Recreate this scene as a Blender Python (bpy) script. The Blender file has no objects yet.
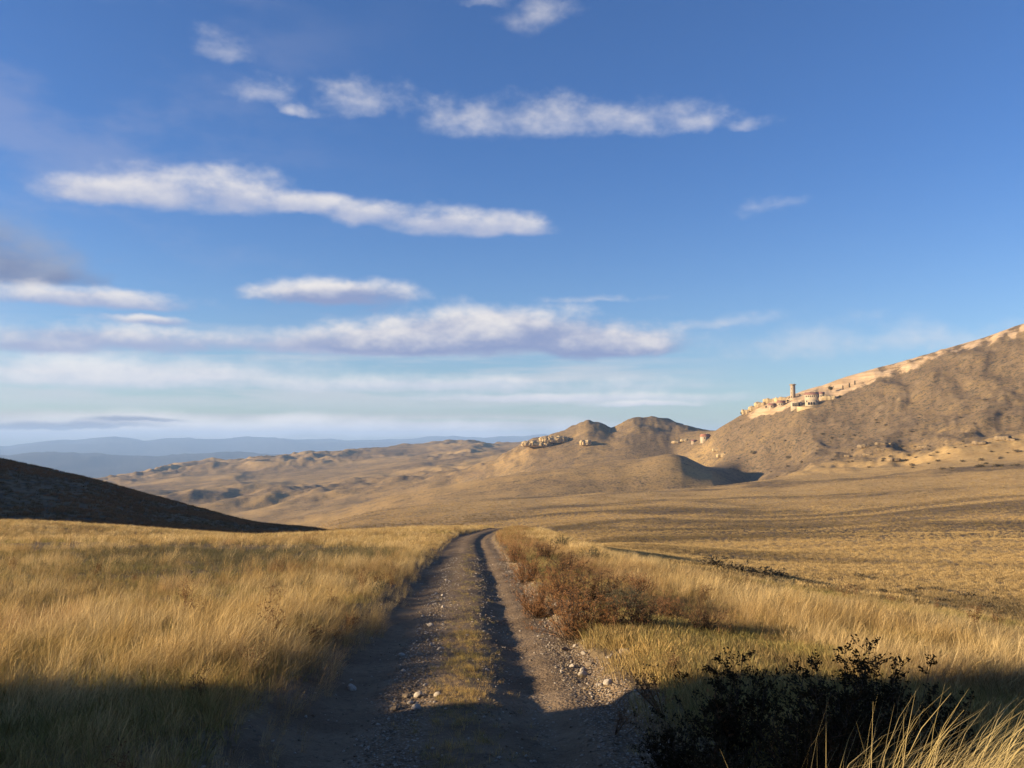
import bpy, math, random
import numpy as np
R = math.radians
rng = np.random.default_rng(7)
random.seed(7)
S = bpy.context.scene
C = S.collection
F, CX, CY, HOR = 870.0, 512.0, 384.0, 440.0
PITCH = math.atan((HOR-CY)/F)
CAMZ = 1.62
SUN_AZ = R(-97.0)      # measured clockwise from the viewing direction: from the left, a touch behind
SUN_EL = R(11.5)

# ------------------------------------------------------------------ small maths
def ray(u, v):
    x = (np.asarray(u, float)-CX)/F; up = (CY-np.asarray(v, float))/F
    y = math.cos(PITCH)-math.sin(PITCH)*up
    z = math.sin(PITCH)+math.cos(PITCH)*up
    return np.arctan2(x, y), z/np.hypot(x, y)
def sst(a, b, x):
    t = np.clip((x-a)/(b-a), 0, 1); return t*t*(3-2*t)
_perm = np.random.default_rng(3).permutation(4096)
_ga = np.random.default_rng(4).uniform(0, 2*math.pi, 4096)
def noise(x, y, seed=0):
    x = np.asarray(x, float)+seed*17.31; y = np.asarray(y, float)-seed*9.77
    xi = np.floor(x).astype(np.int64); yi = np.floor(y).astype(np.int64)
    xf = x-xi; yf = y-yi
    def g(i, j, dx, dy):
        a = _ga[_perm[(i+_perm[j & 4095]) & 4095]]
        return np.cos(a)*dx+np.sin(a)*dy
    u = xf**3*(xf*(xf*6-15)+10); v = yf**3*(yf*(yf*6-15)+10)
    n0 = g(xi, yi, xf, yf)*(1-u)+g(xi+1, yi, xf-1, yf)*u
    n1 = g(xi, yi+1, xf, yf-1)*(1-u)+g(xi+1, yi+1, xf-1, yf-1)*u
    return 1.45*(n0*(1-v)+n1*v)
def fbm(x, y, o=4, seed=0, gain=.5):
    t = 0; a = 1; n = 0
    for k in range(o):
        t = t+a*noise(x*2**k, y*2**k, seed+k*3); n += a; a *= gain
    return t/n
def ridged(x, y, o=4, seed=0):
    t = 0; a = 1; n = 0
    for k in range(o):
        t = t+a*(1-2*np.abs(noise(x*2**k, y*2**k, seed+k*5))); n += a; a *= .5
    return t/n
def pchip_slopes(x, y):                       # x (n,), y (n,m)
    h = np.diff(x)[:, None]; d = np.diff(y, axis=0)/h
    m = np.zeros_like(y)
    w1 = 2*h[1:]+h[:-1]; w2 = h[1:]+2*h[:-1]
    ok = d[1:]*d[:-1] > 0
    with np.errstate(divide='ignore', invalid='ignore'):
        hm = (w1+w2)/(w1/d[:-1]+w2/d[1:])
    m[1:-1] = np.where(ok, hm, 0); m[0] = d[0]; m[-1] = d[-1]
    return m
def pchip(x, y, q):
    one = y.ndim == 1
    if one: y = y[:, None]
    m = pchip_slopes(x, y); q = np.clip(q, x[0], x[-1])
    i = np.clip(np.searchsorted(x, q)-1, 0, len(x)-2)
    h = (x[i+1]-x[i])[:, None]; t = ((q-x[i])/(x[i+1]-x[i]))[:, None]
    r = ((1+2*t)*(1-t)**2*y[i]+t*(1-t)**2*h*m[i]+t*t*(3-2*t)*y[i+1]+t*t*(t-1)*h*m[i+1])
    return r[:, 0] if one else r

# ------------------------------------------------------------------ terrain heights
def xr(y): return -0.17-0.048*np.asarray(y, float)+0.0016*np.clip(np.asarray(y, float)-45, 0, 65)**2
def track_profile(s, y):
    w = fbm(y/2.1, y*0+s*0, 3, 11)*.10
    z = -0.075*np.exp(-((s+.88-w*.6)/.36)**2)-0.07*np.exp(-((s-.74-w)/.25)**2)+0.022*np.exp(-((s-.08)/.32)**2)
    return z
def z_near(x, y):
    s = x-xr(y); e = fbm(y/1.3, s*0, 3, 5)*.16
    z = -0.0822*y
    L = sst(-1.25, -2.0, s+e)
    z = z+.13*L+.012*np.clip(-s-2, 0, 60)+L*.16*fbm(x/7, y/11, 3, 21)+L*sst(20, 45, -s+y)*.25*noise(x/16, y/24, 2)
    z = z-1.05*np.exp(-((s+23)/13)**2)*sst(25, 75, y)
    e2 = fbm(y/.9, s*0, 4, 8)*.22
    z = z+.13*sst(1.32, 1.62, s+e2)*sst(4, 9, y+3)-.10*sst(2.4, 3.6, s)
    z = z+.12*sst(1.8, 3, s)*fbm(x/1.6, y/2.4, 3, 31)-4.0*sst(3.4, 34, s+noise(y/8, y*0, 3)*2.2+.6*noise(x/3, y/3, 9))
    road = sst(1.7, 1.3, np.abs(s))
    z = z+track_profile(s, y)*road+road*(.026*fbm(x/.5, y/.5, 4, 41)+.03*fbm(x/1.1, y/2.2, 2, 43))
    # added mound out of view on the left, shaped to cast the foreground shadow
    mx = sst(-12.6, -11.4, x)*sst(-6.2, -7.4, x); my = sst(2.95, 3.35, y+.15*noise(x, y))*sst(6.3, 5.9, y+.1*noise(x*1.3, y))
    z = z+mx*my*(3.6+.10*noise(x, y*1.5, 4))
    # added slope, unseen behind the camera, that blocks sky light from the foreground
    return z+13*sst(-3.5, -22, y)*sst(70, 30, np.abs(x))*(1+.12*noise(x/5, y/5, 6))

LAY = [
 (45,  [(-400,530),(0,540),(256,543),(480,545),(560,575),(640,592),(768,606),(896,620),(1024,632),(1400,650)]),
 (90,  [(-400,503),(0,521),(60,523),(128,529),(200,536),(270,540),(340,538),(400,531),(440,527),(480,527),(540,534),(600,549),(640,556),(768,570),(1024,582),(1400,592)]),
 (150, [(-400,500),(0,524),(128,533),(256,541),(384,546),(480,548),(560,546),(640,541),(768,545),(1024,549),(1400,552)]),
 (250, [(-400,372),(-200,412),(-100,435),(0,459),(50,470),(100,482),(150,496),(200,509),(260,523),(310,528),(345,535),(384,546),(480,534),(560,528),(640,524),(768,523),(1024,517),(1400,505)]),
 (400, [(-400,480),(0,505),(128,525),(256,541),(300,535),(340,528),(400,522),(480,515),(560,509),(640,505),(768,502),(1024,488),(1400,465)]),
 (600, [(-400,500),(0,525),(128,535),(256,538),(300,532),(340,519),(400,507),(480,499),(560,495),(640,491),(700,488),(768,481),(896,472),(1024,461),(1400,430)]),
 (750, [(-400,505),(0,530),(256,542),(340,532),(400,515),(480,503),(560,500),(620,503),(690,506),(745,495),(768,481),(896,466),(1024,446),(1400,385)]),
 (950, [(-400,510),(0,530),(200,531),(300,518),(340,510),(400,495),(440,487),(480,480),(520,473),(560,468),(600,463),(640,458),(670,454),(680,455.5),(688,459),(700,464),(715,470),(730,477),(748,486),(768,474),(800,461),(850,445),(896,432),(960,414),(1024,396),(1400,295)]),
 (1150,[(-400,515),(0,532),(200,530),(340,518),(400,508),(480,497),(560,484),(640,478),(690,475),(710,466),(730,452),(745,441),(770,425),(793,414),(820,404),(850,396),(896,384),(960,362),(1024,340),(1400,225)]),
 (1300,[(-400,515),(0,530),(200,525),(340,512),(400,503),(480,489),(560,464),(600,457),(640,454),(670,454),(700,440),(710,434),(725,425),(740,416),(760,407),(793,396),(815,388),(850,377),(900,364),(950,349),(1024,326),(1400,205)]),
 (1650,[(-400,515),(0,525),(100,519),(200,511),(300,503),(400,490),(480,470),(500,461),(520,449),(535,441),(560,434),(575,429),(590,422),(600,423),(612,429),(625,424),(640,420),(655,420),(670,423),(690,429),(710,432),(740,436),(800,420),(1024,372),(1400,280)]),
 (2100,[(-400,505),(0,505),(100,498),(200,491),(300,485),(400,474),(460,466),(520,458),(560,450),(640,442),(700,445),(1024,420),(1400,380)]),
 (2900,[(-400,492),(0,493),(100,486),(200,473),(300,466),(400,459),(480,453),(530,449),(600,446),(700,445),(1024,430),(1400,410)]),
 (3800,[(-400,494),(0,492),(80,487),(115,480),(150,474),(200,466),(260,460),(300,456),(350,451),(380,448),(420,446),(450,445),(500,446),(530,443),(600,442),(1024,440),(1400,440)]),
 (5200,[(-400,492),(0,490),(200,478),(400,462),(600,456),(1024,456),(1400,456)]),
 (7500,[(-400,486),(0,484),(200,474),(385,463),(398,447),(410,444),(430,443),(445,445),(460,455),(600,458),(1024,458),(1400,458)]),
 (9500,[(-400,482),(0,480),(200,476),(400,470),(1400,470)]),
 (12500,[(-400,452),(-60,455),(0,457),(60,454),(120,457),(160,458),(200,455),(250,454),(300,455),(360,458),(480,459),(600,460),(1400,462)]),
 (16000,[(-400,470),(1400,470)]),
 (24000,[(-400,440),(0,447),(40,442),(75,440),(110,437),(150,439),(190,438),(250,437),(300,438),(350,440),(400,438),(450,436),(500,437),(545,434),(570,436),(600,437),(700,440),(1400,441)]),
 (27500,[(-400,452),(1400,452)]),
]
A = np.concatenate([np.radians(np.linspace(-180, -40, 71))[:-1], np.radians(np.linspace(-40, 40, 1061)), np.radians(np.linspace(40, 180, 71))[1:]])
RR = np.concatenate([[.001, .7, 1.2, 1.8], np.exp(np.linspace(math.log(2.4), math.log(110), 360)),
                     np.exp(np.linspace(math.log(110), math.log(4500), 330))[1:], np.exp(np.linspace(math.log(4500), math.log(27500), 90))[1:]])
def build_heights():
    tab = []
    for r, pts in LAY:
        p = np.array(pts, float); az, t = ray(p[:, 0], p[:, 1])
        tab.append(CAMZ+r*pchip(az, t, np.clip(A, az[0], az[-1])))
    tab = np.array(tab)
    back = sst(R(60), R(120), np.abs(A))[None]            # behind the photographer the land flattens out
    tab = tab*(1-back)+np.minimum(tab, 20)*back
    lr = np.log(np.array([l[0] for l in LAY], float))
    AA, QQ = np.meshgrid(A, RR)
    X = QQ*np.sin(AA); Y = QQ*np.cos(AA)
    Zf = pchip(lr, tab, np.log(np.maximum(RR, 45)))
    # break the crests and edges of the far hills up
    kk = np.nonzero(RR > 560)[0]
    for i in kk:
        xx = X[i]; yy = Y[i]; q = RR[i]
        jit = (.0045*fbm(xx/90, yy/90, 4, 47)+.002*noise(xx/22, yy/22, 48))*sst(560, 800, q)*(1 if q < 5000 else .5)
        Zf[i] = np.interp(A+jit, A, Zf[i])
    zn = np.zeros_like(X)-9; kn = np.nonzero(QQ < 140); zn[kn] = z_near(X[kn], Y[kn])
    t = sst(R(0), R(7), AA)
    w = sst(0, 1, (QQ-(80-50*t))/(30-10*t))
    w = np.where(np.abs(AA) > R(80), sst(40, 90, QQ), w)
    Z = zn*(1-w)+Zf*w
    # relief
    def add(mask, fn):
        k = np.nonzero(np.abs(mask) > 1e-4)
        Z[k] += mask[k]*fn(X[k], Y[k], QQ[k], AA[k])
    lh = sst(R(-8), R(-14), AA)
    add(sst(120, 400, QQ)*sst(1000, 600, QQ)*(1-.55*lh), lambda x, y, q, a: .0035*q*fbm(x/90, y/140, 3, 51))
    add(sst(30, 90, QQ)*sst(400, 200, QQ)*sst(R(2), R(9), AA), lambda x, y, q, a: .6*fbm(x/34, y/20, 2, 53))
    add(sst(600, 850, QQ)*sst(1330, 1180, QQ)*sst(R(14.5), R(18.5), AA),
        lambda x, y, q, a: 8.0*ridged(a*1000/80+.35*fbm(x/120, y/120, 3, 61)+.25*q/200, q/420, 4, 63)+3.6*fbm(x/42, y/50, 4, 65)+1.7*ridged(x/26, y/34, 3, 64))
    add(sst(640, 720, QQ)*sst(930, 800, QQ)*sst(R(17), R(22), AA), lambda x, y, q, a: 9*np.maximum(ridged(x/90, y/110, 3, 66), -.2))
    add(sst(780, 900, QQ)*sst(1100, 1000, QQ)*sst(R(13.5), R(9), AA), lambda x, y, q, a: 1.8*fbm(x/120, y/90, 3, 67)+.9*fbm(x/26, y/40, 3, 68))
    add(sst(1250, 1450, QQ)*sst(1900, 1700, QQ)*sst(R(14), R(11), AA)*sst(R(-4), R(1), AA),
        lambda x, y, q, a: 11*ridged(x/170, y/200, 5, 71)-3+5*fbm(x/60, y/60, 4, 72)+2.4*ridged(x/45, y/60, 3, 75))
    add(sst(1150, 1700, QQ)*sst(4600, 3900, QQ)*sst(R(4), R(-3), AA),
        lambda x, y, q, a: (40*ridged(x/310+.35*fbm(x/500, y/500, 2, 70), y/560, 4, 73)-12+12*fbm(x/130, y/160, 3, 76)+5*ridged(x/75, y/110, 3, 77))*sst(0, 1, .55+.9*fbm(x/900, y/900, 2, 74)))
    far = sst(9000, 11500, QQ); far2 = sst(17000, 20000, QQ)
    add(far*(1-far2), lambda x, y, q, a: 70*ridged(x/1300, y/2600, 6, 81)-20)
    add(far2, lambda x, y, q, a: 120*ridged(x/2000, y/4200, 6, 83)-75)
    add(sst(60, 160, QQ)*(1-.9*lh*sst(600, 400, QQ))*(QQ < 9000), lambda x, y, q, a: .0012*q*np.minimum(1, 900/q)*(1-.65*sst(650, 450, q)*(a > 0))*fbm(x/(9+q/30), y/(9+q/30), 2, 85))
    return X, Y, Z, AA, QQ
X, Y, Z, AA, QQ = build_heights()
def H(x, y):
    x = np.atleast_1d(np.asarray(x, float)); y = np.atleast_1d(np.asarray(y, float))
    r = np.clip(np.hypot(x, y), RR[0], RR[-1]); a = np.arctan2(x, y)
    i = np.clip(np.searchsorted(RR, r)-1, 0, len(RR)-2); j = np.clip(np.searchsorted(A, a)-1, 0, len(A)-2)
    t = (r-RR[i])/(RR[i+1]-RR[i]); q = (a-A[j])/(A[j+1]-A[j])
    return (Z[i, j]*(1-t)+Z[i+1, j]*t)*(1-q)+(Z[i, j+1]*(1-t)+Z[i+1, j+1]*t)*q
def hit(u, v, rmin=4.0):
    """where the land lies in that direction"""
    az, t = ray(u, v)
    rr = RR[RR > rmin]; x = rr*math.sin(az); y = rr*math.cos(az)
    d = H(x, y)-(CAMZ+rr*float(t))
    k = np.argmax(d > 0) if (d > 0).any() else int(np.argmax(d))
    return float(x[k]), float(y[k]), float(H(x[k], y[k])[0])
print('far crest check', [round(float((H(r*math.sin(a), r*math.cos(a))[0]-CAMZ)/r), 4) for r, a in ((1300, .5), (1650, .09))])

# ------------------------------------------------------------------ node helpers
class NT:
    def __init__(s, tree): s.t = tree; s.n = tree.nodes; s.l = tree.links
    def new(s, ty, **kw):
        n = s.n.new(ty)
        for k, v in kw.items(): setattr(n, k, v)
        return n
    def put(s, sock, v):
        if isinstance(v, V): s.l.new(v.s, sock)
        elif hasattr(v, 'is_output'): s.l.new(v, sock)
        else: sock.default_value = v
    def m(s, op, a, b=None, c=None, clamp=False):
        n = s.new('ShaderNodeMath', operation=op); n.use_clamp = clamp
        for i, v in enumerate((a, b, c)):
            if v is not None: s.put(n.inputs[i], v)
        return V(s, n.outputs[0])
    def sstep(s, a, b, x):
        n = s.new('ShaderNodeMapRange', interpolation_type='SMOOTHSTEP')
        s.put(n.inputs['Value'], x); s.put(n.inputs['From Min'], a); s.put(n.inputs['From Max'], b)
        return V(s, n.outputs[0])
    def noise(s, vec, scale, detail=4, rough=.5, dim='3D', out='Fac', dist=0):
        n = s.new('ShaderNodeTexNoise', noise_dimensions=dim)
        s.put(n.inputs['Vector'], vec); n.inputs['Scale'].default_value = scale; n.inputs['Detail'].default_value = detail
        n.inputs['Roughness'].default_value = rough; n.inputs['Distortion'].default_value = dist
        return V(s, n.outputs[out])
    def vec(s, x, y, z=0.0):
        n = s.new('ShaderNodeCombineXYZ')
        for i, v in enumerate((x, y, z)): s.put(n.inputs[i], v)
        return V(s, n.outputs[0])
    def sep(s, v):
        n = s.new('ShaderNodeSeparateXYZ'); s.put(n.inputs[0], v); return [V(s, o) for o in n.outputs]
    def mix(s, f, a, b, mode='MIX'):
        n = s.new('ShaderNodeMix', data_type='RGBA', blend_type=mode); n.clamp_factor = True
        s.put(n.inputs[0], f); s.put(n.inputs[6], col4(a)); s.put(n.inputs[7], col4(b))
        return V(s, n.outputs[2])
    def vmul(s, v, k):
        n = s.new('ShaderNodeVectorMath', operation='MULTIPLY'); s.put(n.inputs[0], v); s.put(n.inputs[1], k); return V(s, n.outputs[0])
    def attr(s, name, out='Fac', ty='GEOMETRY'):
        n = s.new('ShaderNodeAttribute', attribute_name=name, attribute_type=ty); return V(s, n.outputs[out])
def col4(c): return (*c, 1) if isinstance(c, tuple) and len(c) == 3 else c
class V:
    def __init__(s, nt, sock): s.nt = nt; s.s = sock
    def __add__(s, o): return s.nt.m('ADD', s, o)
    __radd__ = __add__
    def __sub__(s, o): return s.nt.m('SUBTRACT', s, o)
    def __rsub__(s, o): return s.nt.m('SUBTRACT', o, s)
    def __mul__(s, o): return s.nt.m('MULTIPLY', s, o)
    __rmul__ = __mul__
    def __truediv__(s, o): return s.nt.m('DIVIDE', s, o)
    def max(s, o): return s.nt.m('MAXIMUM', s, o)
    def min(s, o): return s.nt.m('MINIMUM', s, o)
def material(name):
    m = bpy.data.materials.new(name); m.use_nodes = True
    t = NT(m.node_tree); b = t.n['Principled BSDF']; b.inputs['Roughness'].default_value = .9
    b.inputs['Specular IOR Level'].default_value = .12
    return m, t, b

# ------------------------------------------------------------------ materials
def terrain_material():
    m, t, b = material('dry_land')
    g = t.new('ShaderNodeNewGeometry'); p = V(t, g.outputs['Position'])
    n_big = t.noise(p, .011, 5, .6); n_mid = t.noise(p, .07, 5, .65); n_fine = t.noise(t.vmul(p, (1, .55, 1)), .45, 5, .7)
    n_vf = t.noise(p, 9, 4, .7)
    scrub = t.attr('scrub'); rock = t.attr('rock'); gold = t.attr('gold'); far = t.attr('far')
    near = t.attr('near')
    gcol = t.mix(t.sstep(.3, .7, n_mid), (.33, .21, .08), (.45, .30, .12))
    gcol = t.mix(t.sstep(.45, .75, n_fine)*.65, gcol, (.19, .125, .055))
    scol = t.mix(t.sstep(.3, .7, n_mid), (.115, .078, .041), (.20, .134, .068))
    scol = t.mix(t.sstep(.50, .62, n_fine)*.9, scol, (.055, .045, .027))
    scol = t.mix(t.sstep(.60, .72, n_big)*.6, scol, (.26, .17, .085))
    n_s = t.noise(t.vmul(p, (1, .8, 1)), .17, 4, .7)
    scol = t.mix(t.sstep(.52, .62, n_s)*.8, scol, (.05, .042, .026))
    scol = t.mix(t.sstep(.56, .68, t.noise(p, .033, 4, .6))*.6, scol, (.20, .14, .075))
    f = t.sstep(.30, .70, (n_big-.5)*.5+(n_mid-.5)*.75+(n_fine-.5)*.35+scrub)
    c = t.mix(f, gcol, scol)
    c = t.mix(gold, c, gcol)
    # pale sandstone in strata
    q = t.sep(p)
    st = t.noise(t.vec(q[0]*.02, q[1]*.02, q[2]*.35), 1.0, 5, .65)
    rcol = t.mix(t.sstep(.35, .65, st), (.38, .25, .125), (.53, .37, .21))
    rcol = t.mix(t.sstep(.55, .7, n_mid)*.5, rcol, (.20, .15, .085))
    c = t.mix(t.sstep(.35, .62, rock+(n_mid-.5)*.9+(n_fine-.5)*.5), c, rcol)
    # soil under the near grass
    soil = t.mix(t.sstep(.4, .65, n_vf), (.13, .09, .045), (.24, .17, .085))
    c = t.mix(near, c, soil)
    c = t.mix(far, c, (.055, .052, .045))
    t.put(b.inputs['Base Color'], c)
    bp = t.new('ShaderNodeBump'); bp.inputs['Strength'].default_value = .5; bp.inputs['Distance'].default_value = .5
    t.put(bp.inputs['Height'], n_fine*.8+n_mid*2.0*(1-near)+n_vf*.04); t.put(b.inputs['Normal'], bp.outputs[0])
    return m
def track_material():
    m, t, b = material('track_earth')
    g = t.new('ShaderNodeNewGeometry'); p = V(t, g.outputs['Position'])
    ln = t.attr('lateral')
    n1 = t.noise(p, 1.3, 5, .6); n2 = t.noise(p, 14, 5, .7); n3 = t.noise(p, 60, 3, .7)
    vo = t.new('ShaderNodeTexVoronoi'); t.put(vo.inputs['Vector'], p); vo.inputs['Scale'].default_value = 34
    vo2 = t.new('ShaderNodeTexVoronoi'); t.put(vo2.inputs['Vector'], p); vo2.inputs['Scale'].default_value = 15
    c = t.mix(t.sstep(.3, .7, n1), (.125, .084, .047), (.215, .150, .086))
    c = t.mix(t.sstep(.5, .7, n2)*.7, c, (.065, .046, .028))
    c = t.mix(t.sstep(.55, .75, n3)*.5, c, (.28, .205, .125))
    strip = t.attr('stony')
    stone = t.mix(V(t, vo.outputs['Color']), (.17, .14, .105), (.42, .37, .30))
    peb = t.sstep(.36, .22, V(t, vo.outputs['Distance']))*t.sstep(.25, .6, strip+(n1-.5)*.8)
    c = t.mix(peb, c, stone)
    t.put(b.inputs['Base Color'], c)
    bp = t.new('ShaderNodeBump'); bp.inputs['Strength'].default_value = .9; bp.inputs['Distance'].default_value = .03
    t.put(bp.inputs['Height'], n2*.8+n3*.3-V(t, vo.outputs['Distance'])*strip*1.3-V(t, vo2.outputs['Distance'])*strip); t.put(b.inputs['Normal'], bp.outputs[0])
    return m
def blade_material(name, trans=.35):
    m = bpy.data.materials.new(name); m.use_nodes = True
    t = NT(m.node_tree); t.n.remove(t.n['Principled BSDF'])
    tint = t.attr('tint', 'Color', 'INSTANCER'); v = t.attr('shade')
    c = t.mix(1.0, tint, t.mix(v, (.46, .41, .33), (1.42, 1.38, 1.3)), 'MULTIPLY')
    d = t.new('ShaderNodeBsdfDiffuse'); t.put(d.inputs[0], c)
    r = t.new('ShaderNodeBsdfTranslucent'); t.put(r.inputs[0], c)
    x = t.new('ShaderNodeMixShader'); x.inputs[0].default_value = trans
    t.l.new(d.outputs[0], x.inputs[1]); t.l.new(r.outputs[0], x.inputs[2]); t.l.new(x.outputs[0], t.n['Material Output'].inputs[0])
    return m
def plant_material(name, a, b_, trans=.3):
    m = bpy.data.materials.new(name); m.use_nodes = True
    t = NT(m.node_tree); t.n.remove(t.n['Principled BSDF'])
    c = t.mix(t.attr('shade'), a, b_)
    d = t.new('ShaderNodeBsdfDiffuse'); t.put(d.inputs[0], c)
    r = t.new('ShaderNodeBsdfTranslucent'); t.put(r.inputs[0], c)
    x = t.new('ShaderNodeMixShader'); x.inputs[0].default_value = trans
    t.l.new(d.outputs[0], x.inputs[1]); t.l.new(r.outputs[0], x.inputs[2]); t.l.new(x.outputs[0], t.n['Material Output'].inputs[0])
    return m
def mottled(name, a, b_, scale=3.0, rough=.85, bump=.0, spec=.1):
    m, t, b = material(name)
    g = t.new('ShaderNodeTexCoord'); p = V(t, g.outputs['Object'])
    n = t.noise(p, scale, 5, .65)
    t.put(b.inputs['Base Color'], t.mix(t.sstep(.3, .7, n), a, b_)); b.inputs['Roughness'].default_value = rough
    b.inputs['Specular IOR Level'].default_value = spec
    if bump:
        bp = t.new('ShaderNodeBump'); bp.inputs['Strength'].default_value = .8; bp.inputs['Distance'].default_value = bump
        t.put(bp.inputs['Height'], n); t.put(b.inputs['Normal'], bp.outputs[0])
    return m
M = {}
M['land'] = terrain_material(); M['track'] = track_material()
M['straw'] = blade_material('dry_grass', .38); M['short'] = blade_material('short_grass', .3)
M['stone'] = mottled('track_stone', (.15, .11, .068), (.29, .225, .15), 9, .9, .01)
M['palestone'] = mottled('pale_stone', (.33, .27, .195), (.52, .45, .35), 7, .9, .01)
M['rust_leaf'] = plant_material('rusty_twigs', (.27, .125, .05), (.56, .30, .125), .4)
M['brown_leaf'] = plant_material('dry_brown_foliage', (.12, .068, .036), (.30, .172, .082), .3)
M['grey_leaf'] = plant_material('grey_green_foliage', (.09, .085, .05), (.21, .19, .11), .25)
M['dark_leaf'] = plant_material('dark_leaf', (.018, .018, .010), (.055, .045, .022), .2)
M['bark'] = mottled('bark', (.05, .036, .024), (.11, .08, .055), 12)
M['sandstone'] = mottled('sandstone', (.34, .24, .115), (.49, .365, .195), .25, .95, .5)
M['plaster'] = mottled('cream_plaster', (.31, .24, .15), (.41, .325, .215), .3, .9)
M['masonry'] = mottled('rough_masonry', (.27, .20, .125), (.38, .29, .185), .8, .95, .1)
M['rooftile'] = mottled('weathered_tile', (.17, .085, .06), (.28, .14, .10), .9, .9)
M['terracotta'] = mottled('terracotta_tile', (.26, .115, .07), (.34, .16, .10), .9, .9)
M['tanrock'] = mottled('tan_rock', (.14, .10, .056), (.25, .18, .10), .5, .95, .3)
M['opening'] = mottled('dark_interior', (.015, .013, .012), (.03, .025, .02), 2)
M['treeleaf'] = plant_material('tree_foliage', (.035, .035, .016), (.085, .075, .032), .25)
M['scrubleaf'] = plant_material('scrub_foliage', (.09, .07, .04), (.17, .13, .075), .2)

# ------------------------------------------------------------------ object helpers
def tag(o, label=None, cat=None, group=None, kind=None):
    if label: o['label'] = label
    if cat: o['category'] = cat
    if group: o['group'] = group
    if kind: o['kind'] = kind
    return o
def mesh_np(name, verts, faces, mat, parent=None, attrs=None, smooth=False, counts=None):
    me = bpy.data.meshes.new(name)
    verts = np.asarray(verts, np.float32).reshape(-1, 3)
    me.vertices.add(len(verts)); me.vertices.foreach_set('co', verts.ravel())
    if counts is None:
        faces = np.asarray(faces, np.int32); k = faces.shape[1]; nf = len(faces)
        st = np.arange(nf, dtype=np.int32)*k; flat = faces.ravel()
    else:
        flat = np.asarray(faces, np.int32); counts = np.asarray(counts, np.int32); nf = len(counts); st = np.concatenate([[0], np.cumsum(counts)[:-1]]).astype(np.int32)
    me.loops.add(len(flat)); me.loops.foreach_set('vertex_index', flat)
    me.polygons.add(nf); me.polygons.foreach_set('loop_start', st)
    if smooth: me.polygons.foreach_set('use_smooth', np.ones(nf, bool))
    for k, v in (attrs or {}).items():
        at = me.attributes.new(k, 'FLOAT', 'POINT'); at.data.foreach_set('value', np.asarray(v, np.float32))
    me.update()
    if mat: me.materials.append(mat)
    o = bpy.data.objects.new(name, me); o.parent = parent
    return o
def link(o): C.objects.link(o); return o
class MB:
    def __init__(s): s.v = []; s.f = []; s.sh = []
    def add(s, vs, fs, sh=.5):
        n = len(s.v); s.v += [tuple(p) for p in vs]; s.f += [tuple(i+n for i in f) for f in fs]
        s.sh += [sh]*len(vs) if np.isscalar(sh) else list(sh)
    def box(s, x0, x1, y0, y1, z0, z1):
        s.add([(x, y, z) for z in (z0, z1) for x, y in ((x0, y0), (x1, y0), (x1, y1), (x0, y1))],
              [(3, 2, 1, 0), (4, 5, 6, 7), (0, 1, 5, 4), (1, 2, 6, 5), (2, 3, 7, 6), (3, 0, 4, 7)])
    def tube(s, pts, rad, n=3, sh=.5):
        pts = [np.array(p, float) for p in pts]; vs = []
        for i, p in enumerate(pts):
            d = pts[min(i+1, len(pts)-1)]-pts[max(i-1, 0)]; d /= np.linalg.norm(d)+1e-9
            a = np.cross(d, (.3, .9, .1)); a /= np.linalg.norm(a)+1e-9; b = np.cross(d, a)
            for k in range(n):
                q = 2*math.pi*k/n; vs.append(p+rad[i]*(math.cos(q)*a+math.sin(q)*b))
        fs = [(i*n+k, i*n+(k+1) % n, (i+1)*n+(k+1) % n, (i+1)*n+k) for i in range(len(pts)-1) for k in range(n)]
        s.add(vs, fs, sh)
    def leaf(s, p, d, ln, w, sh):
        d = np.array(d, float); d /= np.linalg.norm(d)+1e-9
        a = np.cross(d, np.array([random.gauss(0, 1), random.gauss(0, 1), random.gauss(0, 1)])); a /= np.linalg.norm(a)+1e-9
        p = np.array(p, float)
        s.add([p, p+d*ln*.5+a*w*.5, p+d*ln, p+d*ln*.5-a*w*.5], [(0, 1, 2, 3)], sh)
    def mesh(s, name, mat, parent=None, smooth=False):
        fl = [i for f in s.f for i in f]
        return mesh_np(name, s.v, fl, mat, parent, {'shade': s.sh}, smooth, [len(f) for f in s.f])
    def build(s, *a, **k): return link(s.mesh(*a, **k))
def empty(name, loc, rz=0, sc=1.0):
    o = bpy.data.objects.new(name, None); C.objects.link(o); o.location = loc; o.rotation_euler = (0, 0, rz); o.scale = (sc,)*3
    o.empty_display_size = .2
    return o
def copy_tree(o, parent=None):
    c = o.copy(); C.objects.link(c); c.parent = parent
    for ch in [x for x in o.children]: copy_tree(ch, c)
    return c

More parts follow.
